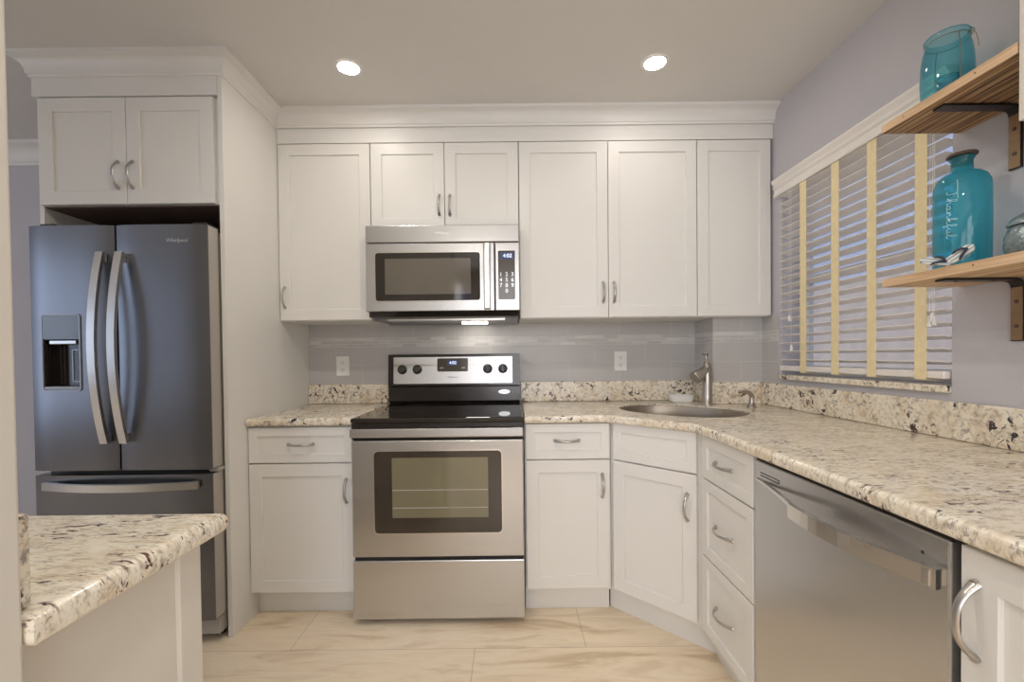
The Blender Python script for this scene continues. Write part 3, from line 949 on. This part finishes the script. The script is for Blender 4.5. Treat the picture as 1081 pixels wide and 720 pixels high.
# ================================================================== REFRIGERATOR
FX0, FX1, FY = -1.237, -0.514, -0.832
F = thing('refrigerator', 'dark slate french-door refrigerator with ice and water dispenser', 'refrigerator')
link('body', bx(FX0 + 0.004, FX1 - 0.004, -0.752, -0.03, 0.035, 1.715), M['side'], F)
link('base_grille', bx(FX0 + 0.012, FX1 - 0.006, -0.79, -0.752, 0.035, 0.105), M['side'], F)
XM = -0.887
def fridge_door(x0, x1, z0, z1, name='door'):
    bm = bmesh.new()
    # gently domed front
    pts = [(x0, -0.757)]
    n = 12
    for i in range(n + 1):
        u = i / n
        e = 0.010 * (abs(2 * u - 1) ** 6)
        pts.append((x0 + (x1 - x0) * u, FY + e))
    pts.append((x1, -0.757))
    prism(bm, pts, z0, z1)
    for f in bm.faces:
        if abs(f.normal.z) < 0.5 and f.calc_center_median().y < -0.80: pass
    o = link(name, bm, M['slate'], F, 30)
    return o
dl = fridge_door(FX0, XM - 0.004, 0.736, 1.728)
dr = fridge_door(XM + 0.004, FX1, 0.736, 1.728)
fz = fridge_door(FX0, FX1, 0.112, 0.716, 'freezer_drawer')
fz['label'] = 'wide freezer drawer with horizontal handle'
# lighter grey skins paint the light on the right sides of door and drawer
for nm, par, z0, z1 in (('lit_edge_skin', dr, 0.738, 1.726), ('lit_edge_skin', fz, 0.114, 0.714)):
    link(nm, bx(FX1 - 0.0002, FX1 + 0.0012, -0.820, -0.760, z0, z1), M['side'], par)['label'] = 'lighter skin painting the lit door edge'
for x in (FX0 + 0.02, FX1 - 0.08):
    link('hinge_cover', bx(x, x + 0.06, -0.80, -0.72, 1.7285, 1.745, bev=0.004), M['rubber'], F)
link('hinge', bx(FX1 - 0.03, FX1 + 0.010, -0.80, -0.752, 0.718, 0.734, bev=0.003), M['side'], F)
def bow_handle(x, z0, z1, parent):
    path = []; n = 16; zm = (z0 + z1) / 2
    for i in range(n + 1):
        u = -1 + 2 * i / n
        path.append((x, FY - 0.016 - 0.046 * (1 - u * u), zm + u * (z1 - z0) / 2))
    bm = bmesh.new(); bar(bm, path, 0.030, 0.014, (1, 0, 0))
    for z in (z0 + 0.022, z1 - 0.022):
        box(bm, x - 0.011, x + 0.011, FY - 0.022, FY + 0.001, z - 0.016, z + 0.016)
    return link('handle', bm, M['handle_steel'], parent)
bow_handle(XM - 0.040, 0.850, 1.615, dl)['label'] = 'long bowed pale steel handle'
bow_handle(XM + 0.038, 0.850, 1.615, dr)['label'] = 'long bowed pale steel handle'
bm = bmesh.new(); path = []
for i in range(17):
    u = -1 + 2 * i / 16
    path.append((-0.868 + u * 0.312, FY - 0.014 - 0.040 * (1 - u * u), 0.677))
bar(bm, path, 0.030, 0.014, (0, 0, 1))
for x in (-1.155, -0.581):
    box(bm, x - 0.016, x + 0.016, FY - 0.022, FY + 0.001, 0.666, 0.688)
link('handle', bm, M['handle_steel'], fz)['label'] = 'wide bowed pale steel handle'
# dispenser: a real cavity cut into the left door
dx0, dx1, dz0, dz1 = -1.186, -1.028, 1.060, 1.372
hx0, hx1, hz0, hz1 = dx0 + 0.006, dx1 - 0.006, dz0 + 0.007, 1.270
cut = link('cut_tmp', bx(hx0, hx1, FY - 0.02, FY + 0.055, hz0, hz1), M['black'])
md_ = dl.modifiers.new('cavity', 'BOOLEAN'); md_.operation = 'DIFFERENCE'; md_.object = cut; md_.solver = 'EXACT'
bpy.context.view_layer.update()
nm_ = bpy.data.meshes.new_from_object(dl.evaluated_get(bpy.context.evaluated_depsgraph_get()))
dl.modifiers.clear(); dl.data = nm_
bpy.data.objects.remove(cut)
for q_ in range(len(dl.data.materials) - 1, 0, -1):
    dl.data.materials[q_] = M['slate']
bm = bmesh.new(); prism(bm, rrect(dx0, dx1, dz0, dz1, 0.012), FY - 0.004, FY + 0.002, hole=rrect(dx0 + 0.0055, dx1 - 0.0055, dz0 + 0.006, dz1 - 0.0055, 0.008), axis='y')
dp = link('dispenser_frame', bm, M['disp_trim'], dl)
bm = bmesh.new(); prism(bm, rrect(hx0, hx1, 1.271, dz1 - 0.006, 0.006), FY - 0.003, FY + 0.003, axis='y')
link('dispenser_panel', bm, M['panel_slate'], dp)
bm = bmesh.new()
box(bm, hx0 + 0.0003, hx1 - 0.0003, FY + 0.050, FY + 0.0545, hz0 + 0.0003, hz1 - 0.0003)
for x_ in (hx0 + 0.0003, hx1 - 0.0023):
    box(bm, x_, x_ + 0.002, FY + 0.003, FY + 0.050, hz0 + 0.0003, hz1 - 0.0003)
link('dispenser_liner', bm, M['black'], dp)
link('dispenser_spout', bx(hx0 + 0.022, hx1 - 0.014, FY + 0.000, FY + 0.040, 1.250, 1.266, bev=0.003), M['handle_steel'], dp)
bm = bmesh.new(); prism(bm, rrect(hx1 - 0.062, hx1 - 0.012, 1.095, 1.230, 0.006), FY + 0.030, FY + 0.036, hole=rrect(hx1 - 0.057, hx1 - 0.017, 1.100, 1.225, 0.004), axis='y')
link('dispenser_paddle', bm, M['disp_trim'], dp)
bm = bmesh.new()
for x_ in (hx0 + 0.022, hx0 + 0.036):
    box(bm, x_, x_ + 0.005, FY + 0.044, FY + 0.0495, 1.085, 1.245)
link('dispenser_ribs', bm, M['panel_dark'], dp)
link('drip_tray', bx(hx0 + 0.001, hx1 - 0.001, FY - 0.004, FY + 0.048, hz0 + 0.0005, hz0 + 0.012, bev=0.002), M['disp_trim'], dp)
text('logo', 'Whirlpool', 0.021, M['silver_ink'], dr, (-0.632, FY - 0.0012, 1.663), (PI / 2, 0, 0), shear=0.15)
for x in (FX0 + 0.05, FX1 - 0.05):
    bm = bmesh.new(); lathe(bm, [(0.02, 0), (0.02, 0.035)], (x, -0.72, 0), 16); link('foot', bm, M['rubber'], F)

# ================================================================== DISHWASHER
D = thing('dishwasher', 'stainless dishwasher with bowed bar handle under right worktop', 'dishwasher', (1.435, -1.2985, 0), -PI / 2)
# local: x from 0 to 0.604 towards the camera, front at y=0, depth +y
link('tub', bx(0.002, 0.603, 0.03, 0.58, 0.03, 0.862), M['dark_gap'], D)
ddr = link('door', bx(0.003, 0.594, 0.0, 0.03, 0.118, 0.866, bev=0.004), M['steel'], D)
link('kick_plate', bx(0.003, 0.600, 0.06, 0.075, 0.0, 0.112), M['black'], D)
link('top_strip', bx(0.003, 0.600, 0.008, 0.03, 0.8665, 0.8775), M['dark_gap'], D)
bm = bmesh.new()
for z in (0.8325, 0.8245):
    box(bm, 0.036, 0.126, -0.0006, 0.001, z, z + 0.003)
box(bm, 0.123, 0.126, -0.0006, 0.001, 0.8245, 0.8355)
link('vent', bm, M['dark_gap'], ddr)
bm = bmesh.new()
lathe(bm, [(0.003, -0.0008), (0.003, 0.001)], (0.545, 0, 0.826), 12, axis='y')
link('indicator', bm, M['dark_gap'], ddr)
# handle: slim lip growing out of the door, then the broad bowed bar
bm = bmesh.new()
lip = []
for i in range(9):
    u = i / 8
    lip.append((0.014 + 0.25 * u, 0.001 - 0.052 * u ** 1.25, 0.811))
bar(bm, lip, [0.004 + 0.007 * i / 8 for i in range(9)], 0.010, (0, 0, 1))
path = []
for i in range(13):
    u = i / 12
    path.append((0.255 + 0.336 * u, -0.052 - 0.010 * math.sin(PI * min(1, u * 1.15)) + 0.036 * u ** 2.5, 0.800))
bar(bm, path, 0.034, 0.014, (0, 0, 1))
box(bm, 0.562, 0.585, -0.028, 0.002, 0.786, 0.814)
link('handle', bm, M['steel_trim'], ddr)

# ================================================================== OUTLETS
def outlet(label, x, z, y=-0.0075):
    t = thing('wall_outlet', label, 'outlet', (x, y, z))
    link('cover_plate', bx(-0.038, 0.038, -0.006, 0.0, -0.058, 0.058, bev=0.003), M['plate'], t)
    for s_ in (-1, 1):
        bm = bmesh.new(); prism(bm, rrect(-0.017, 0.017, s_ * 0.021 - 0.0145, s_ * 0.021 + 0.0145, 0.007), -0.0075, -0.0055, axis='y')
        so = link('socket', bm, M['plate'], t)
        bm = bmesh.new()
        for dx in (-0.0065, 0.0065):
            box(bm, dx - 0.0012, dx + 0.0012, -0.0079, -0.0072, s_ * 0.021 - 0.002, s_ * 0.021 + 0.007)
        lathe(bm, [(0.0025, -0.0079), (0.0025, -0.0072)], (0, 0, s_ * 0.021 - 0.0085), 10, axis='y')
        link('slots', bm, M['dark_gap'], so)
    return t
outlet('white wall outlet left of the range above the short worktop', -0.284, 1.134)
outlet('white wall outlet between range and sink tap', 1.356, 1.146)

# ================================================================== WINDOW BLIND
B = thing('window_blind', 'white slatted blind with cream cloth tapes over the right window', 'blind', (2.072, -0.83, 1.08))
bw0, bw1 = -0.423, 0.420           # local y
SP = 0.0405
bm = bmesh.new()
nsl = 22
tl = math.radians(-12)
for i in range(nsl):
    z = 0.066 + i * SP
    for (u0, u1, v0, v1) in ((-0.025, 0.025, -0.0014, 0.0014),):
        c4 = []
        for u, v in ((u0, v0), (u1, v0), (u1, v1), (u0, v1)):
            c4.append((0.006 + u * math.cos(tl) - v * math.sin(tl), z + u * math.sin(tl) * 1.0 + v * math.cos(tl)))
        lo = [bm.verts.new((x, bw0 + 0.003, zz)) for x, zz in c4]; hi = [bm.verts.new((x, bw1 - 0.003, zz)) for x, zz in c4]
        bm.faces.new(lo); bm.faces.new(hi)
        for k in range(4):
            j = (k + 1) % 4
            bm.faces.new((lo[k], lo[j], hi[j], hi[k]))
link('slats', bm, M['blind'], B)
link('bottom_rail', bx(-0.020, 0.032, bw0 + 0.002, bw1 - 0.002, 0.016, 0.040, bev=0.004), M['blind'], B)
link('head_rail', bx(-0.0, 0.05, bw0 + 0.002, bw1 - 0.002, 0.905, 0.93), M['blind'], B)
for yc in (-0.345, -0.148, 0.037, 0.236):
    bm = bmesh.new()
    box(bm, -0.0225, -0.0215, yc - 0.0215, yc + 0.0215, 0.012, 0.93)
    box(bm, -0.0225, 0.0345, yc - 0.0215, yc + 0.0215, 0.0105, 0.0125)
    link('tape', bm, M['tape'], B)
# valance with moulded profile
vp = [(0.0, 0.885), (-0.026, 0.885), (-0.028, 0.897), (-0.022, 0.902), (-0.022, 0.920), (-0.030, 0.928), (-0.031, 0.936), (-0.026, 0.941), (-0.038, 0.958), (-0.040, 0.966), (-0.003, 0.966)]
bm = bmesh.new()
lo = [bm.verts.new((x - 0.004, bw0 - 0.025, z)) for x, z in vp]; hi = [bm.verts.new((x - 0.004, bw1 + 0.030, z)) for x, z in vp]
for lp in (lo, hi):
    for t3 in tessellate_polygon([[Vector((v.co.x, v.co.z, 0)) for v in lp]]):
        bm.faces.new([lp[i] for i in t3])
for k in range(len(lo)):
    j = (k + 1) % len(lo)
    bm.faces.new((lo[k], lo[j], hi[j], hi[k]))
link('valance', bm, M['blind'], B)
def cord(y, ztop, zend, n=2, dy=0.008, zoff=0.0):
    for k in range(n):
        ze = zend - k * zoff
        bm = bmesh.new()
        tube(bm, [(-0.0285, y + k * dy, ztop), (-0.0285, y + k * dy, ze)], 0.0009, 6)
        c = link('pull_cord', bm, M['cord'], B)
        bm = bmesh.new()
        lathe(bm, [(0.0028, 0.0), (0.0045, -0.006), (0.0068, -0.024), (0.0060, -0.030), (0.002, -0.031)], (-0.0285, y + k * dy, ze + 0.002), 14)
        link('tassel', bm, M['cord'], c, 40)
cord(0.326, 0.885, 0.283, 1)
cord(0.312, 0.885, 0.140, 1)
cord(-0.398, 0.885, 0.212, 2, 0.015, 0.004)
cord(-0.392, 0.885, 0.222, 1)

# ================================================================== SHELVES ON THE RIGHT WALL
def shelf(label, z0, y0, y1, nails, under='shelf_rough'):
    t = thing('wall_shelf', label, 'shelf', (1.83, y0, z0))
    bm = bmesh.new(); box(bm, 0, 0.239, y1 - y0, 0, 0, 0.024, 0.0015)
    # underside rough, the rest pale
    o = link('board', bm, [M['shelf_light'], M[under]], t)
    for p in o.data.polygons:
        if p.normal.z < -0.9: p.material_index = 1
    for yy, zz in nails:
        bm = bmesh.new(); lathe(bm, [(0.0022, -0.0003), (0.0022, 0.001)], (0, yy, zz), 10, axis='x')
        link('nail_head', bm, M['cork'], t)
    return t
shelf('upper wooden wall shelf carrying the open teal jar', 1.837, -1.283, -1.640, ((-0.075, 0.012), (-0.268, 0.013)))
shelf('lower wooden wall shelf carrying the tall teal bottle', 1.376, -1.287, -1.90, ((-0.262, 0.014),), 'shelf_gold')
def bracket(label, y, z):
    t = thing('shelf_bracket', label, 'bracket', (2.069, y, z))
    bm = bmesh.new()
    # vertical leg on the wall, rounded corner, horizontal leg under the board
    path = [(-0.0035, 0, -0.168), (-0.0035, 0, -0.03), (-0.006, 0, -0.016), (-0.012, 0, -0.008), (-0.022, 0, -0.0045), (-0.04, 0, -0.0035), (-0.212, 0, -0.0035)]
    bar(bm, path, 0.030, 0.006, (0, 1, 0))
    link('strap', bm, M['bronze'], t)
    link('wall_leg_sheen', bx(-0.0078, -0.0066, -0.0135, 0.0135, -0.165, -0.024), M['bronze_sheen'], t)['label'] = 'bronze wall leg face with painted reflection'
    for zz in (-0.062, -0.128):
        bm = bmesh.new(); lathe(bm, [(0.0052, 0.0), (0.0050, -0.002), (0.003, -0.0032)], (-0.0078, 0, zz), 14, axis='x')
        link('screw', bm, M['cork'], t, 40)
    for xx in (-0.07, -0.17):
        bm = bmesh.new(); lathe(bm, [(0.005, -0.0066), (0.004, -0.009)], (xx, 0, 0), 14)
        link('screw', bm, M['cork'], t, 40)
    return t
bracket('dark metal bracket holding the upper wooden shelf', -1.432, 1.8365)
bracket('dark metal bracket holding the lower wooden shelf', -1.440, 1.3755)

# open jar with wire bail
zj = 1.8615
J = thing('glass_jar', 'open pale teal glass jar with wire bail on the upper shelf', 'jar', (1.945, -1.366, zj))
J.scale = (1.0, 1.0, 0.94)
jp = [(0.0, 0.002), (0.040, 0.0), (0.050, 0.004), (0.055, 0.03), (0.0575, 0.09), (0.056, 0.14), (0.052, 0.175), (0.046, 0.198), (0.045, 0.204), (0.049, 0.208), (0.050, 0.214), (0.047, 0.219), (0.044, 0.218)]
bm = bmesh.new(); lathe(bm, [(max(r, 0.001), h) for r, h in jp], n=48, cap=False)
link('glass', bm, M['teal_pale'], J, 60)
bm = bmesh.new()
ring = [(0.0475 * math.cos(2 * PI * i / 40), 0.0475 * math.sin(2 * PI * i / 40), 0.2015) for i in range(41)]
tube(bm, ring, 0.0010, 6)
for sgn in (1, -1):
    a0 = math.radians(250 if sgn > 0 else 70)
    c0, s0 = math.cos(a0), math.sin(a0)
    pth = [(0.048 * c0, 0.048 * s0, 0.2015), (0.054 * c0, 0.054 * s0, 0.197), (0.060 * c0, 0.060 * s0, 0.16), (0.0605 * c0, 0.0605 * s0, 0.06)]
    tube(bm, pth, 0.0010, 6)
loopc = [(0.048 + 0.006 * math.cos(t_), 0.004, 0.205 + 0.010 * math.sin(t_)) for t_ in [2 * PI * i / 16 for i in range(17)]]
ca, sa = math.cos(math.radians(-60)), math.sin(math.radians(-60))
tube(bm, [(x * ca - y * sa, x * sa + y * ca, z) for x, y, z in loopc], 0.0010, 6)
tail = [(0.050, 0, 0.205), (0.058, 0, 0.192), (0.062, 0, 0.170), (0.063, 0, 0.150)]
tube(bm, [(x * ca - y * sa, x * sa + y * ca, z) for x, y, z in tail], 0.0010, 6)
link('wire_bail', bm, M['wire'], J)

# tea-light glass standing inside the jar
bm = bmesh.new()
lathe(bm, [(0.020, 0.0), (0.023, 0.01), (0.025, 0.085), (0.0255, 0.088), (0.024, 0.088), (0.0215, 0.012), (0.001, 0.010)], n=28, cap=False)
tag(link('votive_glass', bm, M['teal_pale'], None, 50, (1.948, -1.366, zj + 0.004)), 'small glass cup inside the open teal jar', 'candle holder')

# tall bottle
zb = 1.4005
BT = thing('glass_bottle', 'tall teal glass bottle with dark stopper and script lettering', 'bottle', (1.949, -1.405, zb))
bp = [(0.001, 0.004), (0.044, 0.0), (0.055, 0.004), (0.0585, 0.014), (0.0590, 0.10), (0.0588, 0.222), (0.0570, 0.238), (0.051, 0.254), (0.040, 0.265), (0.029, 0.270), (0.0235, 0.275), (0.0225, 0.290), (0.0225, 0.300), (0.025, 0.304), (0.0265, 0.309), (0.0225, 0.312)]
bm = bmesh.new(); lathe(bm, bp, n=56, cap=False)
link('glass', bm, M['teal'], BT, 60)
bm = bmesh.new(); lathe(bm, [(0.0205, 0.292), (0.0210, 0.3125), (0.031, 0.3132), (0.0325, 0.3165), (0.031, 0.320), (0.012, 0.322), (0.010, 0.326)], n=32)
link('stopper', bm, M['cork'], BT, 40)
# script lettering reading downward on the bottle's face turned to the room
SCRIPT = {
 'T': ([[(-1.15, 1.30), (-0.5, 1.36), (0.1, 1.32), (0.55, 1.42)], [(0.05, 1.33), (0.10, 0.8), (0.08, 0.25), (-0.05, 0.0), (-0.2, 0.12)]], 0.50),
 'h': ([[(-0.1, 0.1), (0.15, 0.5), (0.30, 1.1), (0.22, 1.3), (0.12, 1.1), (0.10, 0.0), (0.18, 0.42), (0.34, 0.52), (0.40, 0.2), (0.46, 0.0), (0.6, 0.15)]], 0.6),
 'a': ([[(0.0, 0.15), (0.12, 0.45), (0.34, 0.5), (0.16, 0.5), (0.05, 0.25), (0.12, 0.0), (0.28, 0.1), (0.36, 0.5), (0.36, 0.1), (0.44, 0.0), (0.58, 0.15)]], 0.58),
 'n': ([[(0.0, 0.15), (0.08, 0.5), (0.10, 0.0), (0.20, 0.42), (0.34, 0.5), (0.38, 0.1), (0.46, 0.0), (0.58, 0.15)]], 0.58),
 'k': ([[(0.0, 0.15), (0.20, 0.7), (0.26, 1.25), (0.16, 1.2), (0.10, 0.0), (0.14, 0.3), (0.36, 0.52), (0.30, 0.3), (0.16, 0.28), (0.38, 0.0), (0.56, 0.15)]], 0.56),
 'f': ([[(0.0, 0.15), (0.22, 0.7), (0.26, 1.25), (0.15, 1.1), (0.12, -0.4), (0.24, -0.3), (0.20, 0.1), (0.42, 0.2)]], 0.42),
 'u': ([[(0.0, 0.2), (0.08, 0.5), (0.08, 0.1), (0.18, 0.0), (0.32, 0.15), (0.36, 0.5), (0.36, 0.1), (0.44, 0.0), (0.56, 0.15)]], 0.56),
 'l': ([[(0.0, 0.15), (0.22, 0.7), (0.26, 1.25), (0.14, 1.1), (0.12, 0.15), (0.22, 0.0), (0.4, 0.15)]], 0.45),
}
def smooth_pts(p, k=5):
    P = [Vector(q) for q in p]; out = []
    for i in range(len(P) - 1):
        a, b, c_, d = P[max(i - 1, 0)], P[i], P[i + 1], P[min(i + 2, len(P) - 1)]
        for j in range(k):
            t_ = j / k
            out.append(0.5 * ((2 * b) + (c_ - a) * t_ + (2 * a - 5 * b + 4 * c_ - d) * t_ ** 2 + (3 * b - 3 * c_ + d - a) * t_ ** 3))
    out.append(P[-1]); return out
bm = bmesh.new(); pen = 0.0; ku, kw = 0.0285, 0.0165
for ch in 'Thankful':
    strokes, adv = SCRIPT[ch]
    for st in strokes:
        pth = []
        for q in smooth_pts(st):
            uu = (pen + q.x) * ku; ww = q.y * kw
            ang = math.radians(195) + ww / 0.0588
            pth.append((0.0592 * math.cos(ang), 0.0592 * math.sin(ang), 0.205 - uu))
        tube(bm, pth, 0.0007, 6)
    pen += adv
lo_ = link('lettering', bm, M['frost'], BT)
lo_['label'] = 'pale script lettering running down the bottle'

# pebbled glass jar with lid
HB = thing('pebbled_jar', 'silvery pebbled glass jar at the right end of lower shelf', 'jar', (1.945, -1.573, zb))
bm = bmesh.new(); lathe(bm, [(0.001, 0.001), (0.036, 0.0), (0.043, 0.006), (0.047, 0.03), (0.046, 0.055), (0.040, 0.074), (0.036, 0.078)], n=40, cap=False)
link('glass', bm, M['hobnail'], HB, 60)
bm = bmesh.new(); lathe(bm, [(0.036, 0.0785), (0.0425, 0.080), (0.0425, 0.084), (0.034, 0.098), (0.018, 0.108), (0.010, 0.110), (0.011, 0.120), (0.004, 0.124)], n=40)
link('lid', bm, M['hobnail'], HB, 60)

# pair of striped flip-flop ornaments
def flipflop(label, loc, rot):
    t = thing('flip_flop_ornament', label, 'ornament', loc, 0, 'flip-flop ornaments on the lower shelf')
    t.rotation_euler = rot
    bm = bmesh.new(); pts = []
    for i in range(32):
        a = 2 * PI * i / 32
        x = 0.033 * math.cos(a); w = 0.0150 + 0.0025 * math.cos(a)
        pts.append((x, w * math.sin(a) * (1.0 - 0.18 * math.exp(-((x + 0.004) / 0.012) ** 2))))
    prism(bm, pts, 0.0, 0.006)
    link('sole', bm, M['stripes'], t)
    bm = bmesh.new()
    for sg in (-1, 1):
        tube(bm, [(0.020, 0.0, 0.006), (0.012, sg * 0.006, 0.013), (0.0, sg * 0.011, 0.011), (-0.008, sg * 0.0125, 0.004)], [0.0018, 0.0030, 0.0030, 0.0022], 8)
    link('strap', bm, M['navy'], t, 40)
    return t
flipflop('striped flip-flop ornament leaning low, the one nearer the blind', (1.845, -1.440, 1.4190), (math.radians(52), math.radians(14), math.radians(-48)))
flipflop('striped flip-flop ornament propped steeply against the teal bottle', (1.878, -1.470, 1.4310), (math.radians(60), math.radians(-38), math.radians(-42)))

# cream wall cabinet beside the upper shelf, at the right edge of the view
t = thing('end_wall_cabinet', 'cream wall cabinet side at right edge beside the upper shelf', 'cabinet', (1.829, -1.643, 1.685))
link('carcass', bx(0.02, 0.2405, -0.70, 0.0, 0.0, 0.759), M['beige'], t)
link('door', bx(0.0, 0.019, -0.70, -0.001, 0.0, 0.757, bev=0.0015), M['beige'], t)

# ================================================================== CEILING LIGHTS
def can(x, y, label, group=None, lens='lens'):
    t = thing('recessed_light', label, 'ceiling light', (x, y, ZC), 0, group)
    bm = bmesh.new(); lathe(bm, [(0.0445, -0.001), (0.0450, -0.0035), (0.054, -0.0025), (0.056, -0.0005)], n=40, cap=False)
    link('trim_ring', bm, M['plate'], t, 40)
    bm = bmesh.new(); lathe(bm, [(0.044, -0.0012), (0.030, -0.0020), (0.002, -0.0024)], n=40, cap=False)
    link('lens', bm, M[lens], t, 60)
can(0.016, -0.678, 'round recessed ceiling light, the left one above the range')
can(1.346, -0.690, 'round recessed ceiling light, the right one above the corner sink')
for x, y in ((0.00, -1.60), (0.72, -1.58), (0.3, -3.3)):  # unseen lamps added to brighten floor, end panel and cabinets
    can(x, y, 'added round recessed fill light out of view', 'added recessed fill lights out of view', 'lens_fill')

# plaque on the rear wall, seen in the microwave door
t = thing('wall_plaque', 'cream HAPPINESS plaque on the wall behind the viewer', 'sign', (0.42, -4.799, 1.95))
link('board', bx(-0.31, 0.31, 0.0, 0.018, -0.12, 0.12, bev=0.003), M['sign'], t)
text('lettering', 'HAPPINESS', 0.105, M['grey_ink'], t, (0, 0.0185, 0.03), (PI / 2, 0, PI))
